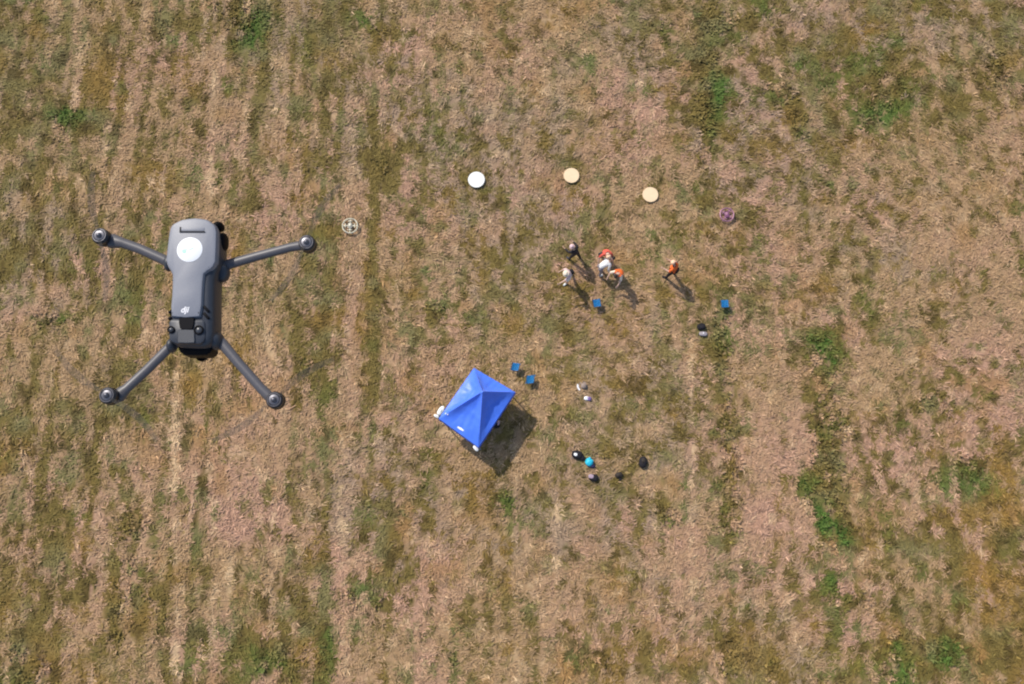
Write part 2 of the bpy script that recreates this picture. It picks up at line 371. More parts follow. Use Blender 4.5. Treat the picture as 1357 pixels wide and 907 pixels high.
M_BLUE = mat('blue_canopy_cloth', (.070, .20, .86), .42, var=.06, scale=4, bump=.15, bscale=30, sheen=.2)
M_STEEL = mat('tent_steel', (.5, .5, .52), .35, .8)
M_STOOL = mat('teal_blue_canvas', (.02, .27, .62), .7, var=.1, bump=.2)
M_LEG = mat('stool_leg_metal', (.08, .08, .09), .4, .6)
M_CREAM = mat('cream_pad_cloth', (.86, .64, .40), .7, var=.04, scale=6, bump=.15, bscale=25)
M_CREAMW = mat('white_pad_cloth', (.9, .9, .85), .7, var=.03, scale=6, bump=.15, bscale=25)
M_CREAMR = mat('cream_pad_rim', (.84, .62, .38), .7, var=.05)
M_BAGK = mat('black_nylon', (.010, .008, .012), .85, var=.3, bump=.4, bscale=40)
M_BAGB = mat('dark_brown_nylon', (.028, .019, .013), .7, var=.3, bump=.4, bscale=40)
M_GREYB = mat('grey_nylon', (.33, .29, .31), .6, var=.15, bump=.3)
M_CYAN = mat('cyan_cloth', (.02, .50, .68), .5, var=.15, bump=.4, bscale=30)
M_NAVY = mat('navy_cloth', (.02, .015, .07), .6, var=.2)
M_PINKC = mat('pale_pink_cloth', (.62, .40, .48), .7, var=.1)
M_SAND = mat('white_sandbag', (.86, .86, .84), .6, var=.04, bump=.4, bscale=25)
M_TAUPE = mat('taupe_cloth', (.30, .23, .19), .7, var=.12, bump=.3)
M_PURP = mat('purple_cloth', (.22, .14, .36), .6, var=.2)
M_RINGC = mat('cream_ring_plastic', (.80, .75, .56), .45, var=.05)
M_RINGP = mat('mauve_ring_plastic', (.42, .20, .28), .45, var=.08)
M_CORE = mat('grey_core_plastic', (.36, .34, .28), .5, var=.1)
M_COREP = mat('mauve_core_plastic', (.22, .08, .16), .5, var=.1)

# ------------------------------------------------------------------ the close-up drone in flight
DZ = CAM_H - 1.36                                         # height of its top shell
DO = U(262, 385, DZ)                                      # its centre
drone = thing('quadcopter_drone', (DO.x, DO.y, DZ-.075), 'large grey folding camera drone hovering high above the field with round white sticker', 'drone')
def P(X, Y, z):                                           # detail-crop measure on the shell plane -> drone space
    w = U(200+X/4.123, 270+Y/4.123, DZ); return Vector((w.x-DO.x, w.y-DO.y, .075+z))
def Q(px, py, z):                                         # photo measure at its own height -> drone space
    w = U(px, py, DZ+z); return Vector((w.x-DO.x, w.y-DO.y, .075+z))
def smooth_loop(pts, n=3):
    out = []; m = len(pts)
    for i in range(m):
        p0, p1, p2, p3 = [Vector((*pts[(i+k-1) % m], 0)) for k in range(4)]
        for j in range(n):
            t = j/n
            a = .5*((2*p1)+(-p0+p2)*t+(2*p0-5*p1+4*p2-p3)*t*t+(-p0+3*p1-3*p2+p3)*t**3)
            b = p1.lerp(p2, t); q = a.lerp(b, .45); out.append((q.x, q.y))
    return out
def loft(bm, pts, layers, n=3):
    """pts: outline in crop measures; layers: (shrink in mm, z)"""
    pts = smooth_loop(pts, n); W = [P(a, b, 0) for a, b in pts]; m = len(W)
    area = sum(W[i].x*W[(i+1) % m].y - W[(i+1) % m].x*W[i].y for i in range(m)); sgn = 1 if area > 0 else -1
    rings = []
    for sh, z in layers:
        ring = []
        for i, w in enumerate(W):
            d = (W[(i+1) % m]-W[i-1]); nrm = Vector((d.y, -d.x, 0)).normalized()*sgn
            q = w - nrm*sh/1000; ring.append(bm.verts.new((q.x, q.y, .075+z)))
        rings.append(ring)
    for A, B in zip(rings, rings[1:]):
        for k in range(m): bm.faces.new((A[k], A[(k+1) % m], B[(k+1) % m], B[k]))
    bm.faces.new(rings[0]); bm.faces.new(rings[-1][::-1])
    bmesh.ops.recalc_face_normals(bm, faces=bm.faces)

body_o = [(112,135),(165,105),(240,95),(310,105),(352,130),(368,185),(366,318),(342,400),(338,560),(338,650),(328,748),(280,782),(150,778),(98,748),(86,650),(100,560),(106,400),(88,318),(100,200)]
b = BM(); loft(b, body_o, [(9,-.002),(3,-.006),(0,-.013),(0,-.040),(4,-.056),(10,-.068),(18,-.074)])
body = obj('body', b, M_BODY, drone, sharp=50)
shell_o = [(125,112),(175,88),(242,80),(308,88),(352,118),(366,160),(360,320),(334,362),(296,388),(288,480),(272,622),(115,622),(116,500),(119,392),(98,355),(84,312),(98,185),(108,135)]
b = BM(); loft(b, shell_o, [(5.5,.0045),(2.2,.0035),(.4,.0005),(0,-.004),(0,-.009)], 2)
shell = obj('top_shell', b, M_SHELL, drone, sharp=28)
# latch groove in the battery
b = BM(); c0 = P(232,160,0); box(b, (c0.x, c0.y, .0803), (.0405, .0016, .0014)); c1 = P(167,148,0); box(b, (c1.x, c1.y+.0005, .0803), (.0018, .0075, .0014))
obj('latch_groove', b, M_SEAM, shell, False)
b = BM(); c0 = P(232,146,0); box(b, (c0.x, c0.y, .0796), (.038, .0062, .0012), bev=.0004); obj('battery_button', b, M_SHELL, shell)
for X, Y in ((135,150),(330,145),(128,360),(318,350),(128,600),(262,600)):
    b = BM(); lathe(b, [(0,.0002),(.0011,.0003),(.0014,0)], (0,0,0), 12); obj('screw', b, M_SEAM, shell, loc=P(X, Y, .0041))
# sticker and its mark
c0 = P(218,257,0); b = BM(); lathe(b, [(0,.0004),(.0200,.0004),(.0203,.0002),(.0203,0)], (0,0,0), 48)
st = obj('round_sticker', b, M_WHITE, drone, loc=(c0.x, c0.y, .0797)); st['label'] = 'round white sticker with a pale green mark'
b = BM(); lathe(b, [(0,.0002),(.0034,.0002),(.0036,0)], (-.0085,-.0025,0), 20)
tube(b, [(-.0085,-.0025,.0001),(-.004,.002,.0001),(.001,.0005,.0001),(.006,.003,.0001)], .0008, 6, flat=.2); obj('sticker_mark', b, M_MINT, st, loc=(0,0,.00045))
# maker's mark on the shell
fc = bpy.data.curves.new('logo_mark', 'FONT'); fc.body = 'dji'; fc.size = .0130; fc.extrude = .0002; fc.offset = .00035; fc.shear = .2; fc.align_x = 'CENTER'; fc.align_y = 'CENTER'
fc.materials.append(M_LOGO); lt = bpy.data.objects.new('logo_text', fc); col.objects.link(lt)
bpy.context.view_layer.update(); lme = bpy.data.meshes.new_from_object(lt.evaluated_get(bpy.context.evaluated_depsgraph_get())); bpy.data.objects.remove(lt)
lg = bpy.data.objects.new('logo_mark', lme); col.objects.link(lg); lg.parent = shell; c0 = P(190,585,0); lg.location = (c0.x, c0.y, .0798)
# sensor head at the nose
head_o = [(110,632),(280,632),(297,660),(298,735),(270,768),(140,768),(98,742),(95,665)]
b = BM(); loft(b, head_o, [(4,.0008),(1.2,-.0005),(0,-.004),(0,-.016)], 2)
head = obj('sensor_head', b, M_BODY, drone)
b = BM(); mid = [(150,690),(238,690),(243,730),(240,764),(152,764),(148,730)]; loft(b, mid, [(1.4,.003),(.3,.0022),(0,-.002)], 2); obj('nose_plate', b, M_BODY, head)
b = BM(); w = [(158,628),(238,628),(234,672),(226,688),(168,688),(160,672)]; loft(b, w, [(.4,.0036),(0,.0028),(0,-.001)], 2); obj('sensor_window', b, M_BLACK, head)
for X, Y, r in ((112,690,.0056), (263,692,.0074)):
    c0 = P(X, Y, .0012)
    b = BM(); lathe(b, [(r*.72,.0012),(r*.8,.0024),(r,.0022),(r*1.05,-.002)], (0,0,0), 28); e = obj('vision_sensor', b, M_BLACK, drone, loc=c0)
    b = BM(); lathe(b, [(0,.0022),(r*.4,.0018),(r*.72,.0004)], (0,0,0), 24); obj('lens', b, mat('lens_grey', (.05,.055,.065), .3), e)
# gimbal block under the nose
b = BM(); g = [(125,740),(290,740),(305,785),(275,812),(150,812),(122,780)]; loft(b, g, [(6,-.018),(0,-.024),(0,-.055),(5,-.064)], 2); gb = obj('gimbal_camera', b, M_BLACK, drone)
b = BM(); lathe(b, [(0,-.002),(.009,-.001),(.0105,.001),(.0105,.006)], (0,0,0), 24); obj('lens', b, M_GLASS, gb, loc=P(205,790,-.066))
# cooling slots on the right flank, side lamp, black corner bumper
for X, Y, w_, h_, a_ in ((300,575,.013,.0045,-48),(300,612,.013,.0045,-48),(102,590,.006,.004,40),(100,625,.006,.004,40)):
    b = BM(); box(b, P(X, Y, -.004), (w_, h_, .006), Matrix.Rotation(R(a_), 4, 'Z'), bev=.001); obj('cooling_slot', b, M_BLACK, body)
b = BM(); blob(b, Q(296.5,321,-.030), (.006,.0145,.016), 3, power=.8); obj('side_bumper', b, M_BLACK, drone)
b = BM(); blob(b, Q(290,301,-.030), (.009,.008,.015), 3); obj('corner_sensor', b, M_BLACK, drone)
b = BM(); blob(b, Q(295,362,-.034), (.012,.016,.014), 3); obj('arm_hinge', b, M_BODY, drone)
b = BM(); blob(b, Q(224,349,-.034), (.008,.014,.012), 3); obj('arm_hinge', b, M_BODY, drone)
b = BM(); blob(b, Q(287,452,-.030), (.012,.015,.020), 3); obj('arm_hinge', b, M_BODY, drone)
b = BM(); blob(b, Q(228,458,-.026), (.008,.012,.014), 3); obj('arm_hinge', b, M_BODY, drone)

def arm(pts, rad, hub, zh, ang):
    b = BM(); tube(b, pts, rad, 16, flat=.8)
    a = obj('arm', b, M_ARM, drone, sharp=60)
    H = Q(*hub, zh); zb = zh-.024; c = Vector((H.x, H.y, 0))
    b = BM(); lathe(b, [(0,-.030),(.009,-.029),(.0125,-.026),(.0138,-.020),(.0138,-.0165)], (0,0,0), 28); mp = obj('motor_mount', b, M_BODY, a, loc=H)
    b = BM(); lathe(b, [(.0128,-.0168),(.0134,-.015),(.0134,-.006),(.0118,-.0038),(.006,-.0032)], (0,0,0), 28)
    mo = obj('motor', b, M_MBELL, drone, loc=H)
    b = BM(); torus(b, .0102, .0009, (0,0,-.0028), 32, 6); lathe(b, [(.0092,-.0034),(.0080,-.0020),(.0045,-.0014),(.0036,.0012),(.0022,.0026),(0,.003)], (0,0,0), 24); obj('motor_cap', b, M_METAL, mo)
    # two slim folded-pitch blades, smoked clear plastic
    pr = BM()
    for s in (0, math.pi):
        A = ang+s; d = Vector((math.cos(A), math.sin(A), 0)); e = Vector((-d.y, d.x, 0)); prev = None
        for i in range(13):
            t = i/12; r = .008 + t*.102
            wv = .0045+.0085*math.sin(min(1, t*1.6)*math.pi*.5)*(1-t**3*.75); tw = .30*(1-t)+.08
            sweep = .007*math.sin(t*math.pi)
            m_ = d*r + e*sweep; le = m_ + e*wv*.5 + Vector((0,0,wv*.5*tw)); te = m_ - e*wv*.5 - Vector((0,0,wv*.5*tw))
            cur = (pr.verts.new(le), pr.verts.new(te))
            if prev: pr.faces.new((prev[0], prev[1], cur[1], cur[0]))
            prev = cur
    g = bmesh.ops.solidify(pr, geom=pr.faces[:], thickness=.0011)
    p_ = obj('propeller', pr, M_BLADE, mo, loc=(0,0,-.0006)); return a
arm([Q(232,352,-.034),Q(214,343,-.034),Q(185,330,-.033),Q(162,322,-.033),Q(150,320,-.034),Q(140,318,-.035)], [.0085,.0085,.0082,.0085,.0125,.010], (130.4,311.4), -.010, R(100))
arm([Q(290,357,-.036),Q(305,350,-.036),Q(340,340,-.034),Q(385,328,-.033),Q(402,325,-.033),Q(410,327,-.034)], [.0095,.0085,.0078,.0075,.0085,.010], (405.4,320.4), -.010, R(62))
arm([Q(232,455,-.028),Q(222,463,-.028),Q(195,490,-.027),Q(168,515,-.026),Q(158,524,-.026),Q(150,527,-.027)], [.0085,.0080,.0078,.0078,.0120,.010], (140.3,523.7), 0, R(140))
arm([Q(282,445,-.030),Q(295,456,-.029),Q(315,480,-.027),Q(345,514,-.026),Q(358,527,-.026),Q(366,533,-.027)], [.0100,.0088,.0080,.0078,.0085,.010], (362.4,529.6), 0, R(35))

# ------------------------------------------------------------------ tent
E = [(628,488),(682.5,520),(634,593),(581.5,555)]         # eaves corners clockwise from the top one
EZ = 1.78
cr = [U(*e, EZ) for e in E]; apex = U(639.5,519,2.80); tc0 = sum(cr, Vector())/4
base_z = 0.0
tent = thing('pop_up_tent', (tc0.x, tc0.y, base_z), 'bright blue square pop-up canopy tent pitched in the middle of the field', 'tent')
T = lambda v: Vector((v.x-tc0.x, v.y-tc0.y, v.z-base_z))
def panel(bm, A, B, C, n=16, seed=0):
    rows = []
    nrm = (B-A).cross(C-A).normalized(); nrm *= 1 if nrm.z > 0 else -1
    for i in range(n+1):
        t = i/n; row = []
        for j in range(i+1):
            s = j/i if i else 0
            p = C.lerp(A.lerp(B, s), t)
            inner = 4*s*(1-s)*math.sin(math.pi*min(1, t*1.0))
            p = p - nrm*(.20*inner + .0*t)
            q_ = Vector((p.x*1.1, p.y*1.1, seed*3.3)); ed = 1-abs(2*s-1)**5
            p += Vector((0,0,1))*(ed*min(1, t*2)*(1-t**6)*(.10*mnoise.noise(q_) + .045*mnoise.noise(Vector((s*11, t*2.2, seed*5.1))) + .020*mnoise.noise(p*4.5)) + .03*math.exp(-((t-.52)/.05)**2)*ed)
            row.append(bm.verts.new(p))
        rows.append(row)
    for i in range(n):
        for j in range(i+1):
            bm.faces.new((rows[i][j], rows[i+1][j], rows[i+1][j+1]))
            if j < i: bm.faces.new((rows[i][j], rows[i+1][j+1], rows[i][j+1]))
b = BM()
for i in range(4): panel(b, T(cr[i]), T(cr[(i+1) % 4]), T(apex), 30, i)
bmesh.ops.remove_doubles(b, verts=b.verts, dist=.001); bmesh.ops.recalc_face_normals(b, faces=b.faces)
if sum(f.normal.z for f in b.faces) < 0: bmesh.ops.reverse_faces(b, faces=b.faces)
bmesh.ops.solidify(b, geom=b.faces[:], thickness=.004)
can = obj('canopy', b, M_BLUE, tent, sharp=75)
for i in range(4):                                        # hanging valance
    b = BM(); A, B = T(cr[i]), T(cr[(i+1) % 4]); n = 24; d = (B-A).normalized(); o_ = Vector((-d.y, d.x, 0)); mid = (A+B)/2
    if o_.dot(mid) < 0: o_ = -o_
    top = []; bot = []
    for k in range(n+1):
        p = A.lerp(B, k/n) + Vector((0,0,.004)); top.append(b.verts.new(p)); wv = .015*math.sin(k*1.9+i)
        bot.append(b.verts.new(p + Vector((0,0,-.24)) + o_*(.045+wv)))
    for k in range(n): b.faces.new((top[k], top[k+1], bot[k+1], bot[k]))
    bmesh.ops.solidify(b, geom=b.faces[:], thickness=.004); obj('valance', b, M_BLUE, tent)
for i in range(4):
    A = T(cr[i]); q = A*0.955; q.z = A.z-.03
    b = BM(); w = gz(Vector((tc0.x+q.x, tc0.y+q.y, 0))); box(b, (q.x, q.y, (q.z+w.z)/2), (.045,.045,q.z-w.z), bev=.005)
    lg_ = obj('leg', b, M_STEEL, tent); b = BM(); box(b, (q.x, q.y, w.z+.012), (.14,.14,.014), bev=.004); obj('foot_plate', b, M_STEEL, lg_)
b = BM()
for i in range(4):
    A = T(cr[i])*0.955; B = T(cr[(i+1) % 4])*0.955; A.z = B.z = T(cr[0]).z-.05; m_ = (A+B)/2
    for (p, q) in ((A, m_-Vector((0,0,.32))), (A-Vector((0,0,.32)), m_), (m_-Vector((0,0,.32)), B), (m_, B-Vector((0,0,.32)))): tube(b, [p, q], .012, 8)
tube(b, [(T(apex).x, T(apex).y, 1.9), (T(apex).x, T(apex).y, T(apex).z-.10)], .02, 8)
for i in range(4): A = T(cr[i])*.955; A.z = T(cr[0]).z-.12; tube(b, [A, Vector((T(apex).x, T(apex).y, T(apex).z-.22))], .012, 8)
obj('truss_frame', b, M_STEEL, tent)
def on_canopy(px, py, lift=.012):
    """height of the cloth under a measured point"""
    o = Vector((0,0,CAM_H)); d = (U(px, py, 0)-o).normalized()
    bpy.context.view_layer.update(); Mi = can.matrix_world.inverted()
    ok, loc, nr, _ = can.ray_cast(Mi @ o, Mi.to_3x3() @ d); return (loc + nr*lift) if ok else T(U(px, py, 2.2))
b = BM(); a_, c_ = on_canopy(606.5,566), on_canopy(614.5,571); m_ = (a_+c_)/2
tube(b, [a_, m_+Vector((0,0,.004)), c_], [.035,.055,.03], 8, flat=.15); obj('printed_mark', b, M_WHITE, can)['label'] = 'small white printed mark near the front edge'
b = BM(); a_, c_ = on_canopy(590,548.5), on_canopy(594,549); tube(b, [a_, c_], [.035,.04], 8, flat=.15); obj('printed_mark', b, M_LOGO, can)

def lumpy(name, label, cat, px, py, parts, group=None, rz=0, up=0.0, root=None):
    """soft thing made of named stuffed parts: (part name, centre, size, material, power, rough)"""
    t = thing(name, at(px, py, up), label, cat, group, rz)
    for k, (pn, c, s, m, pw, rg) in enumerate(parts):
        b = BM(); blob(b, c, s, 3, rg, 2.4, k+px, pw); obj(pn, b, m, t, sharp=80)
    return t
# white weights
def sandbag(px, py, label, rz, s=1.0, up=0.0, tilt=0, pos=None):
    t = thing('sandbag', pos or at(px, py, .02+up), label, 'sandbag', 'white bags at the tent legs', rot=(tilt, 0, rz))
    b = BM(); blob(b, (0,0,.09*s), (.23*s,.12*s,.09*s), 3, .12, 2.2, px, .8); sb = obj('bag', b, M_SAND, t, sharp=80)
    b = BM(); tube(b, [(-.06*s,0,.17*s),(-.03*s,0,.23*s),(.03*s,0,.23*s),(.06*s,0,.17*s)], .012*s, 8); obj('carry_strap', b, M_SAND, t)
    return t
sandbag(584.5,545, 'largest white sandbag, lying on the grass just outside the left corner of blue tent', R(58), 1.15)
sandbag(578.5,552, 'small white sandbag tucked lower-left of the larger one at the left tent corner', R(-30), .62)
sandbag(0,0, 'white weight bag hanging at the bottom corner of the blue tent', R(-50), .72, pos=U(630.5,594.5,1.52))

# ------------------------------------------------------------------ landing pads
def pad(px, py, r, m, label, up=.03):
    c = at(px, py); t = thing('landing_pad', (c.x, c.y, c.z+up), label, 'landing pad', 'round landing pads in an arc')
    b = BM(); n = 48; lathe(b, [(0,.012),(r*.5,.014),(r*.93,.012)], (0,0,0), n); lathe(b, [(r*.93,-.015),(0,-.015)], (0,0,0), n)
    for v in b.verts: v.co.z += .008*mnoise.noise(v.co*3+Vector((px,0,0)))
    obj('pad_surface', b, m, t)
    b = BM(); torus(b, r*.955, r*.03, (0,0,0), 56, 8); obj('rim', b, M_CREAMR if m is M_CREAM else m, t)
    for k in range(3):
        a = k*2.1+px; b = BM(); tube(b, [(r*.99*math.cos(a), r*.99*math.sin(a), .01),((r+.035)*math.cos(a), (r+.035)*math.sin(a), -.0),((r+.035)*math.cos(a), (r+.035)*math.sin(a), -.14)], .006, 6); obj('peg', b, M_LEG, t)
    return t
pad(631.5,240, .445, M_CREAMW, 'pure white round landing pad, leftmost of the three pads', .20)
pad(757,234, .42, M_CREAM, 'cream round landing pad in the middle between the other two', .13)
pad(861.5,259, .42, M_CREAM, 'cream round landing pad nearest to the people, rightmost of the three', .13)

# ------------------------------------------------------------------ two small ring-guarded drones on the grass
def ring_drone(px, py, r, label, mr, mc, ang, poke):
    c = at(px, py, 0); t = thing('ring_guard_drone', c, label, 'drone', 'small ring drones beside the pads', ang)
    H = .17
    b = BM(); torus(b, r, .034, (0,0,H), 56, 8); torus(b, r, .012, (0,0,H+.07), 56, 6); obj('guard_ring', b, mr, t)
    b = BM(); blob(b, (0,0,H), (.13,.17,.055), 3, 0, 2, 0, .75); bd = obj('body', b, mc, t)
    b = BM(); blob(b, (.0,.03,H+.06), (.055,.075,.02), 3, 0, 2, 0, .8); obj('battery', b, mr, bd)
    for k in range(4):
        a = k*math.pi/2 + (R(45) if poke else 0); e = r*(1.22 if poke else 1.0)
        d = Vector((math.cos(a), math.sin(a), 0))
        b = BM(); tube(b, [d*.08+Vector((0,0,H)), d*r*.6+Vector((0,0,H+.01)), d*e+Vector((0,0,H))], [.03,.026,.02], 8, flat=.6); am = obj('arm', b, mr, t)
        b = BM(); m_ = d*r*.62; lathe(b, [(.0,.05),(.028,.045),(.034,.0)], (m_.x, m_.y, H), 16); obj('motor', b, mc, am)
        b = BM(); w = Vector((-d.y, d.x, 0))
        tube(b, [m_-w*.12+Vector((0,0,H+.055)), m_+Vector((0,0,H+.06)), m_+w*.12+Vector((0,0,H+.055))], [.012,.02,.012], 8, flat=.2); obj('propeller', b, mr, am)
        b = BM(); f = d*r*.75; tube(b, [f+Vector((0,0,H)), f*1.08+Vector((0,0,.01))], .01, 6); obj('landing_leg', b, mr, t)
    return t
ring_drone(464.8,301, .385, 'small round pale cream drone inside a thin ring, alone on grass right of large drone', M_RINGC, M_CORE, 0, False)
ring_drone(962,286.5, .35, 'small mauve drone with ring guard and arm tips poking out, right of the people', M_RINGP, M_COREP, R(12), True)

# ------------------------------------------------------------------ blue stools
def stool(px, py, label, rz, skew=0, s=.21, h=.42, m=None):
    c = at(px, py, 0); t = thing('camp_stool', c, label, 'stool', 'blue camp stools on the grass', rz)
    b = BM(); n = 8
    g = [[b.verts.new((-s+2*s*i/n + skew*(j/n-.5), -s+2*s*j/n, h-.03*math.sin(math.pi*i/n))) for i in range(n+1)] for j in range(n+1)]
    for j in range(n):
        for i in range(n): b.faces.new((g[j][i], g[j][i+1], g[j+1][i+1], g[j+1][i]))
    bmesh.ops.solidify(b, geom=b.faces[:], thickness=.012); obj('seat', b, m or M_STOOL, t)
    for e in (-1, 1):
        b = BM(); tube(b, [(-s*e,-s-.004,h),(s*e,-s-.004,.0)], .011, 8); obj('leg', b, M_LEG, t)
        b = BM(); tube(b, [(-s*e,s+.004,h),(s*e,s+.004,.0)], .011, 8); obj('leg', b, M_LEG, t)
        b = BM(); tube(b, [(s*e,-s,h+.004),(s*e,s,h+.004)], .013, 8); obj('seat_rail', b, M_LEG, t)
    return t
stool(790,404, 'blue folding stool below the crouching group, left one of the upper pair', R(8), 0, .19)
stool(958,405, 'bright blue square folding stool standing alone far right of the people', R(2), 0, .19)
stool(683,488, 'teal folding stool, upper-left of the two beside the blue tent', R(-8), .1, .19)
stool(702.5,504.5, 'teal folding stool, lower-right of the two beside the blue tent', R(6), .14, .20)

# ------------------------------------------------------------------ bags and bits on the grass
def strap(t, pts, m, r=.014, name='strap'):
    b = BM(); tube(b, pts, r, 8, flat=.5); obj(name, b, m, t)
GB = 'bags left on the grass'
t = lumpy('backpack', 'black backpack lying at the top of the grey case, right of orange-vested person', 'backpack', 928.5,434,
  [('main_compartment',(0,0,.13),(.21,.17,.13),M_BAGK,.72,.08),('front_pocket',(.02,-.05,.24),(.12,.08,.05),M_BAGK,.8,.06)], GB, R(10))
strap(t, [(-.1,.1,.24),(0,.17,.27),(.1,.1,.24)], M_BAGK); strap(t, [(-.14,-.08,.2),(-.16,.02,.27),(-.13,.12,.2)], M_BAGK)
t = lumpy('carry_case', 'grey carry case with a white tag lying against black backpack', 'case', 931.5,443,
  [('case_shell',(0,0,.08),(.21,.12,.08),M_GREYB,.7,.05),('white_tag',(.0,.02,.165),(.025,.05,.012),M_WHITE,.9,0)], GB, R(-5))
strap(t, [(-.07,-.1,.1),(0,-.17,.12),(.07,-.1,.1)], M_BAGB, name='handle')
t = lumpy('backpack', 'biggest black backpack with white patch, left end of the lower bag row', 'backpack', 764.5,603,
  [('main_compartment',(0,0,.15),(.27,.20,.15),M_BAGK,.72,.10),('side_pocket',(.25,-.10,.11),(.16,.14,.11),M_BAGK,.8,.08),('white_patch',(-.08,-.02,.30),(.085,.075,.012),M_WHITE,.8,.2)], GB, R(-12))
strap(t, [(-.15,.1,.27),(-.02,.19,.29),(.1,.1,.27)], M_BAGK); strap(t, [(-.2,-.15,.1),(-.25,-.25,.04),(-.12,-.22,.05)], M_GREYB)
t = lumpy('sports_bag', 'bright cyan bag crumpled between two black bags', 'bag', 780.5,613,
  [('main_compartment',(0,0,.14),(.20,.19,.14),M_CYAN,.85,.22),('side_pocket',(-.04,.13,.14),(.07,.12,.07),M_CYAN,.9,.2),('navy_lining',(.21,-.11,.10),(.13,.10,.09),M_NAVY,.8,.15)], GB, R(-20))
strap(t, [(-.06,-.1,.24),(0,.02,.30),(.1,.08,.22)], M_CYAN)
t = lumpy('backpack', 'black backpack with pale mauve flap, lowest of the bags below the cyan one', 'backpack', 785,633,
  [('main_compartment',(.05,-.01,.13),(.23,.17,.13),M_BAGK,.75,.09),('mauve_flap',(-.09,.03,.25),(.13,.10,.03),mat('mauve_cloth',(.42,.31,.37),.7),.7,.1)], GB, R(-8))
strap(t, [(.08,.08,.24),(.18,.12,.27),(.23,.02,.22)], M_BAGK)
t = lumpy('rucksack', 'small dark brown rucksack slumped alone between bag cluster and oval black one', 'backpack', 820,631,
  [('main_compartment',(0,.04,.11),(.19,.14,.11),M_BAGB,.85,.22),('side_pocket',(.03,-.15,.07),(.07,.10,.06),M_BAGK,.9,.2)], GB, R(10))
strap(t, [(-.08,.06,.2),(0,.0,.25),(.1,.06,.2)], M_BAGB)
t = lumpy('duffel_bag', 'upright oval black duffel bag, rightmost of the lower bag row', 'bag', 851.5,613,
  [('main_compartment',(0,0,.15),(.20,.29,.15),M_BAGK,.88,.06),('top_pocket',(.0,.08,.28),(.10,.12,.04),M_BAGB,.8,.1)], GB, R(-10))
strap(t, [(-.06,-.12,.27),(0,0,.34),(.06,.12,.27)], M_BAGB, name='handle')
t = lumpy('sun_hat', 'taupe round sun hat with bright white brim edge lying right of stools', 'hat', 772,512,
  [('crown',(.05,.0,.11),(.15,.15,.11),M_TAUPE,.9,.05)], None, 0)
b = BM(); lathe(b, [(.13,.035),(.25,.02),(.252,.012),(.13,.022)], (0,0,0), 32); obj('brim', b, M_TAUPE, t)
b = BM(); n = 12; pts = [(.24*math.cos(a), .24*math.sin(a), .04) for a in np.linspace(R(150), R(245), n)]; tube(b, pts, [.012]+[.045]*(n-2)+[.012], 8, flat=.5); obj('brim_edge', b, M_WHITE, t)
t = lumpy('pouch', 'tiny white and purple pouch lying below the sun hat', 'pouch', 778.5,528.5,
  [('pouch_body',(-.05,0,.07),(.13,.10,.07),M_WHITE,.8,.08),('purple_flap',(.09,-.01,.09),(.09,.10,.06),M_PURP,.8,.1)], GB, R(-5))
strap(t, [(-.05,.05,.14),(.02,.0,.17),(.1,.05,.15)], M_PURP)
t = lumpy('tote_bag', 'black bag with pale pink cloth showing from under right edge of blue tent', 'bag', 657.5,564.5,
  [('main_compartment',(0,0,.16),(.19,.14,.16),M_BAGK,.8,.08),('pink_cloth',(.10,.13,.30),(.05,.13,.05),M_PINKC,.9,.15)], None, R(-10))
strap(t, [(-.08,.0,.3),(0,-.02,.42),(.08,0,.3)], M_BAGK, name='handle')

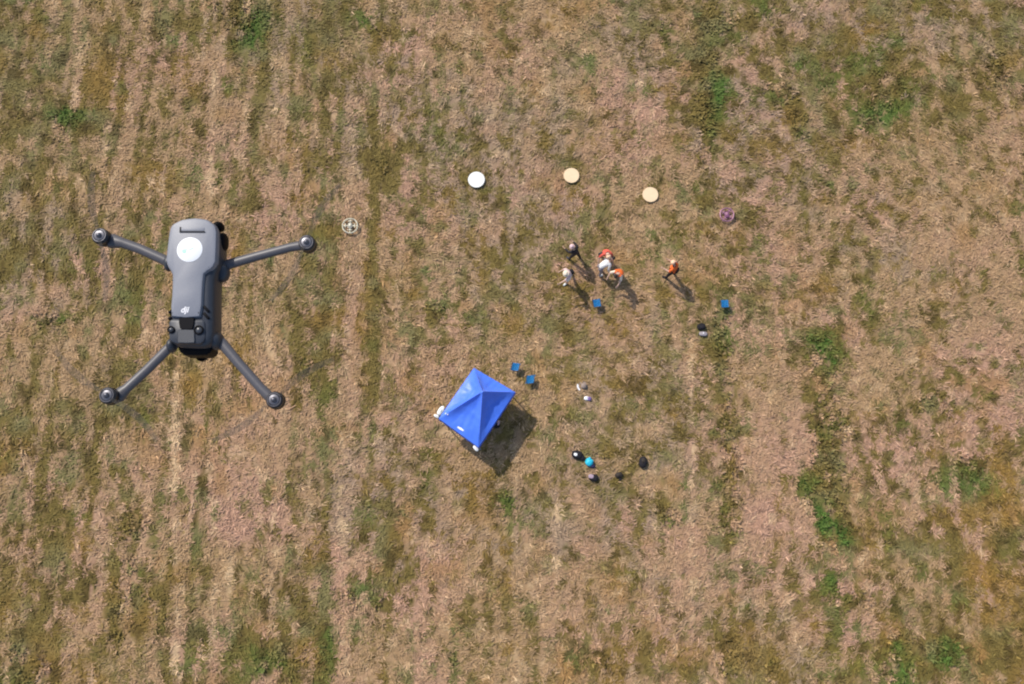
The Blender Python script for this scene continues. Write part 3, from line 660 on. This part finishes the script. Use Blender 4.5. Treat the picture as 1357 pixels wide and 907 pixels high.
# ------------------------------------------------------------------ people
def seg_dist(p, a, b):
    ab = b-a; t = max(0, min(1, (p-a).dot(ab)/max(1e-9, ab.length_squared))); return (p-(a+ab*t)).length, t
def person(px, py, yaw, label, cols, lean=0, side=0, arms=((20,10,20),(20,10,20)), legs=((4,0,2),(-4,0,2)), crouch=0, hat=None, vest=None, hair=None, pack=None, scale=1.12, look=20):
    """arms: (swing forward, out, elbow bend) degrees per side; legs: (swing, out, knee bend)"""
    t = thing('person', at(px, py, .0), label, 'person', 'people gathered on the field', R(yaw)); t.scale = (scale,)*3
    J = {}; Rx = lambda a: Matrix.Rotation(R(a), 3, 'X'); Ry = lambda a: Matrix.Rotation(R(a), 3, 'Y')
    hipz = .92; low = 9
    up_m = Rx(-lean) @ Ry(side)
    J['pelvis'] = Vector((0,0,0)); J['waist'] = up_m @ Vector((0,0,.16)); J['chest'] = up_m @ Vector((0,0,.38)); J['neck'] = up_m @ Vector((0,.0,.55))
    J['head0'] = J['neck'] + up_m @ Rx(-look*.4) @ Vector((0,.015,.07))
    Lk = {}
    for s, nm, L_, A_ in ((-1,'l',legs[0],arms[0]), (1,'r',legs[1],arms[1])):
        J['hip'+nm] = Vector((.09*s, 0, -.02))
        m1 = Ry(-L_[1]*s) @ Rx(L_[0]); J['knee'+nm] = J['hip'+nm] + m1 @ Vector((0,0,-.44))
        m2 = m1 @ Rx(-L_[2]); J['ank'+nm] = J['knee'+nm] + m2 @ Vector((0,0,-.40))
        J['toe'+nm] = J['ank'+nm] + Vector((.02*s,.16,-.045))
        J['sh'+nm] = up_m @ Vector((.175*s,0,.49))
        a1 = up_m @ Ry(-A_[1]*s) @ Rx(A_[0]); J['elb'+nm] = J['sh'+nm] + a1 @ Vector((0,0,-.29))
        a2 = a1 @ Rx(A_[2]); J['wri'+nm] = J['elb'+nm] + a2 @ Vector((0,0,-.25)); J['palm'+nm] = J['wri'+nm] + a2 @ Vector((0,0,-.07)); Lk[nm] = a2
        low = min(low, J['ank'+nm].z)
    dz = Vector((0,0,-low+.075))
    for k in J: J[k] = J[k] + dz
    E_ = [('pelvis','waist'),('waist','chest'),('chest','neck'),('neck','head0')]
    for nm in 'lr': E_ += [('pelvis','hip'+nm),('hip'+nm,'knee'+nm),('knee'+nm,'ank'+nm),('ank'+nm,'toe'+nm),('chest','sh'+nm),('sh'+nm,'elb'+nm),('elb'+nm,'wri'+nm),('wri'+nm,'palm'+nm)]
    rad = dict(pelvis=(.17,.13), waist=(.165,.13), chest=(.19,.14), neck=(.058,.058), head0=(.055,.055))
    for nm in 'lr': rad.update({'hip'+nm:(.095,.095),'knee'+nm:(.062,.062),'ank'+nm:(.042,.042),'toe'+nm:(.042,.03),'sh'+nm:(.068,.068),'elb'+nm:(.045,.045),'wri'+nm:(.030,.030),'palm'+nm:(.036,.024)})
    names = list(J); ids = {k:i for i, k in enumerate(names)}
    me = bpy.data.meshes.new('skeleton'); me.from_pydata([J[k] for k in names], [(ids[a], ids[b]) for a, b in E_], [])
    tmp = bpy.data.objects.new('skeleton', me); col.objects.link(tmp)
    sk = tmp.modifiers.new('Skin', 'SKIN'); sk.use_smooth_shade = True; sk.branch_smoothing = .6
    for i, k in enumerate(names):
        me.skin_vertices[0].data[i].radius = rad[k]; me.skin_vertices[0].data[i].use_root = (k == 'pelvis')
    sb = tmp.modifiers.new('Sub', 'SUBSURF'); sb.levels = sb.render_levels = 1
    dg = bpy.context.evaluated_depsgraph_get(); dg.update()
    ev = bpy.data.meshes.new_from_object(tmp.evaluated_get(dg)); bpy.data.objects.remove(tmp)
    bm = BM(); bm.from_mesh(ev); bpy.data.meshes.remove(ev)
    bmesh.ops.recalc_face_normals(bm, faces=bm.faces); bm.normal_update()
    def reg(f):
        c = f.calc_center_median(); best = min(((seg_dist(c, J[a], J[b])[0], seg_dist(c, J[a], J[b])[1], a, b) for a, b in E_)); return best[2], best[3], best[1]
    rg = [(f, reg(f)) for f in bm.faces]
    def shell_of(test, off, name, m):
        nb = BM(); mp = {}
        for f, r_ in rg:
            if test(*r_):
                vs_ = []
                for v in f.verts:
                    if v not in mp: mp[v] = nb.verts.new(v.co + v.normal*(off + .006*mnoise.noise(v.co*11)))
                    vs_.append(mp[v])
                try: nb.faces.new(vs_)
                except ValueError: pass
        if nb.faces: return obj(name, nb, m, t, sharp=80)
    sleeve = cols.get('sleeve', .5)
    trunk = lambda a, b, u: (a, b) in (('pelvis','waist'),('waist','chest')) or ((a, b) == ('chest','neck') and u < .8) or (a == 'chest' and b.startswith('sh'))
    shell_of(lambda a, b, u: trunk(a, b, u) or (a.startswith('sh') and u < (1 if sleeve > 1 else sleeve*2)) or (a.startswith('elb') and sleeve > 1 and u < .85), .012, cols.get('topname','shirt'), cols['top'])
    shell_of(lambda a, b, u: (a == 'pelvis' and b != 'waist') or (a == 'pelvis' and u < .35) or a.startswith('hip') or (a.startswith('knee') and u < cols.get('leglen', .9)), .010, cols.get('botname','trousers'), cols['bottom'])
    for nm in 'lr': shell_of(lambda a, b, u: a == 'ank'+nm or (a == 'knee'+nm and u > .88), .014, 'shoe', cols['shoes'])
    if vest: shell_of(lambda a, b, u: trunk(a, b, u) and not (a == 'pelvis' and u < .2), .045, 'vest', vest)
    # head, face, ears and hands in the same body mesh
    Hm = up_m @ Rx(-look); hc = J['head0'] + Hm @ Vector((0,.02,.10)); H4 = Hm.to_4x4()
    blob(bm, hc, (.076,.096,.118), 3, 0, 1, 0, 1, H4)
    blob(bm, hc + Hm @ Vector((0,.100,-.012)), (.013,.018,.024), 2, M=H4)
    for s in (-1, 1): blob(bm, hc + Hm @ Vector((.078*s,-.005,-.01)), (.012,.022,.032), 2, M=H4)
    blob(bm, hc + Hm @ Vector((0,.070,-.060)), (.028,.022,.010), 2, M=H4)
    for nm, s in (('l',-1), ('r',1)):
        a2 = Lk[nm]; pc = J['palm'+nm]
        for k, (ox, ln) in enumerate(((-.026,.060),(-.009,.072),(.009,.068),(.025,.052))):
            p0 = pc + a2 @ Vector((ox*.5,ox,-.015)); p1 = p0 + a2 @ Vector((0,ox*.3,-ln*.6)); p2 = p1 + a2 @ Vector((-.012*s,0,-ln*.5)); tube(bm, [p0, p1, p2], [.0095,.009,.007], 6)
        p0 = pc + a2 @ Vector((0,.02,.025)); tube(bm, [p0, p0+a2@Vector((-.006*s,.030,-.025)), p0+a2@Vector((-.010*s,.036,-.052))], [.012,.010,.008], 6)
    obj('body', bm, cols['skin'], t, sharp=80)
    for s in (-1, 1):
        b = BM(); blob(b, hc + Hm @ Vector((.030*s,.084,.012)), (.011,.009,.007), 2, M=H4); obj('eye', b, M_BLACK, t)
    if hair or hat:
        b = BM(); blob(b, hc + Hm @ Vector((0,-.008,.012)), (.086,.104,.122), 3, .06, 6, px, 1, H4)
        Hi = Hm.inverted(); dl = [v for v in b.verts if (Hi @ (v.co-hc)).z < -.02 + max(0, (Hi @ (v.co-hc)).y)*.9]
        bmesh.ops.delete(b, geom=dl, context='VERTS'); obj('hair', b, hair or cols.get('hair', M_BAGB), t, sharp=80)
    if hat:
        b = BM(); r_ = hat[1]; lathe(b, [(r_,0),(.098,.012),(.094,.07),(.06,.105),(0,.115)], (0,0,0), 24)
        bmesh.ops.transform(b, matrix=Matrix.Translation(hc + Hm @ Vector((0,0,.035))) @ H4, verts=b.verts); obj('hat', b, hat[0], t)
    if pack:
        pk = thing('backpack', (0,0,0), pack[1], 'backpack'); M_ = Matrix.Translation(at(px, py)) @ Matrix.Rotation(R(yaw), 4, 'Z')
        pk.matrix_world = M_
        b = BM(); c_ = J['chest'] + up_m @ Vector((0,-.20,-.04)); blob(b, c_, (.15,.10,.22), 3, .05, 3, 1, .75, up_m.to_4x4()); obj('main_compartment', b, pack[0], pk)
        for s in (-1, 1):
            b = BM(); tube(b, [J['chest'] + up_m @ Vector((.10*s,-.15,.12)), J['chest'] + up_m @ Vector((.11*s,-.02,.19)), J['chest'] + up_m @ Vector((.11*s,.155,.03)), J['chest'] + up_m @ Vector((.12*s,-.12,-.2))], .016, 6); obj('strap', b, pack[0], pk)
    return t
SK = mat('skin_light', (.62,.40,.30), .5, var=.05); SK2 = mat('skin_tan', (.50,.31,.22), .5, var=.05)
cl = lambda n, c: mat(n, c, .8, var=.12, bump=.4, bscale=20)
K1 = cl('black_cotton', (.018,.014,.018)); K2 = cl('charcoal_denim', (.04,.045,.06)); W1 = cl('white_cotton', (.85,.84,.80)); PK1 = cl('pale_pink_cotton', (.72,.52,.50))
RED = cl('coral_red_cotton', (.75,.12,.08)); ORG = cl('orange_hi_vis', (.95,.17,.03)); CRM = cl('cream_straw', (.88,.74,.58)); GRY = cl('grey_mauve_cotton', (.30,.25,.26)); PEA = cl('peach_cap', (.95,.58,.38))
HB = cl('dark_hair', (.03,.02,.015)); LP = cl('light_pink_felt', (.72,.50,.52))
person(761,343, 40, 'person in black clothes and pale pink cap, top left of the group', dict(top=K1,bottom=K1,shoes=K2,skin=SK2,sleeve=1.5), lean=8, side=-9, arms=((35,14,50),(30,14,60)), legs=((10,8,4),(-10,8,4)), hat=(LP,.12), hair=HB)
person(753,370, 120, 'person in pale pink shirt and white shorts, bottom left of the group', dict(top=PK1,bottom=W1,shoes=W1,skin=SK,leglen=.1,botname='shorts'), lean=14, side=-4, arms=((75,20,20),(20,18,30)), legs=((16,4,6),(-14,4,10)), hat=(CRM,.15), hair=HB, pack=(M_BAGK,'small dark backpack carried by person in pale pink shirt'))
person(800,342, 190, 'person in coral red vest with peach hat, topmost of the huddled three', dict(top=RED,bottom=K2,shoes=K1,skin=SK), lean=26, side=2, arms=((45,12,50),(25,40,40)), legs=((8,6,4),(-10,6,8)), hat=(PEA,.13), hair=HB, vest=RED)
person(792,362, -60, 'person in white shirt bending far forward, left of the huddled three', dict(top=W1,bottom=GRY,shoes=W1,skin=SK,sleeve=1.5), lean=62, side=0, arms=((60,12,15),(30,25,35)), legs=((22,6,22),(6,6,16)), hair=HB, look=0)
person(819,368, 150, 'dark-haired person in orange vest leaning over, rightmost of the huddled three', dict(top=CRM,bottom=GRY,shoes=W1,skin=SK), lean=30, side=6, arms=((55,28,40),(35,42,50)), legs=((14,6,14),(-8,6,10)), vest=ORG, hair=HB)
person(887,366, 60, 'person in orange vest with peach hat standing apart from the group', dict(top=ORG,bottom=K1,shoes=K1,skin=SK), lean=6, side=3, arms=((15,10,80),(15,10,80)), legs=((8,5,4),(-8,5,4)), hat=(PEA,.105), hair=HB, vest=ORG, scale=1.2, pack=(M_BAGK,'black backpack worn by the person standing apart'))
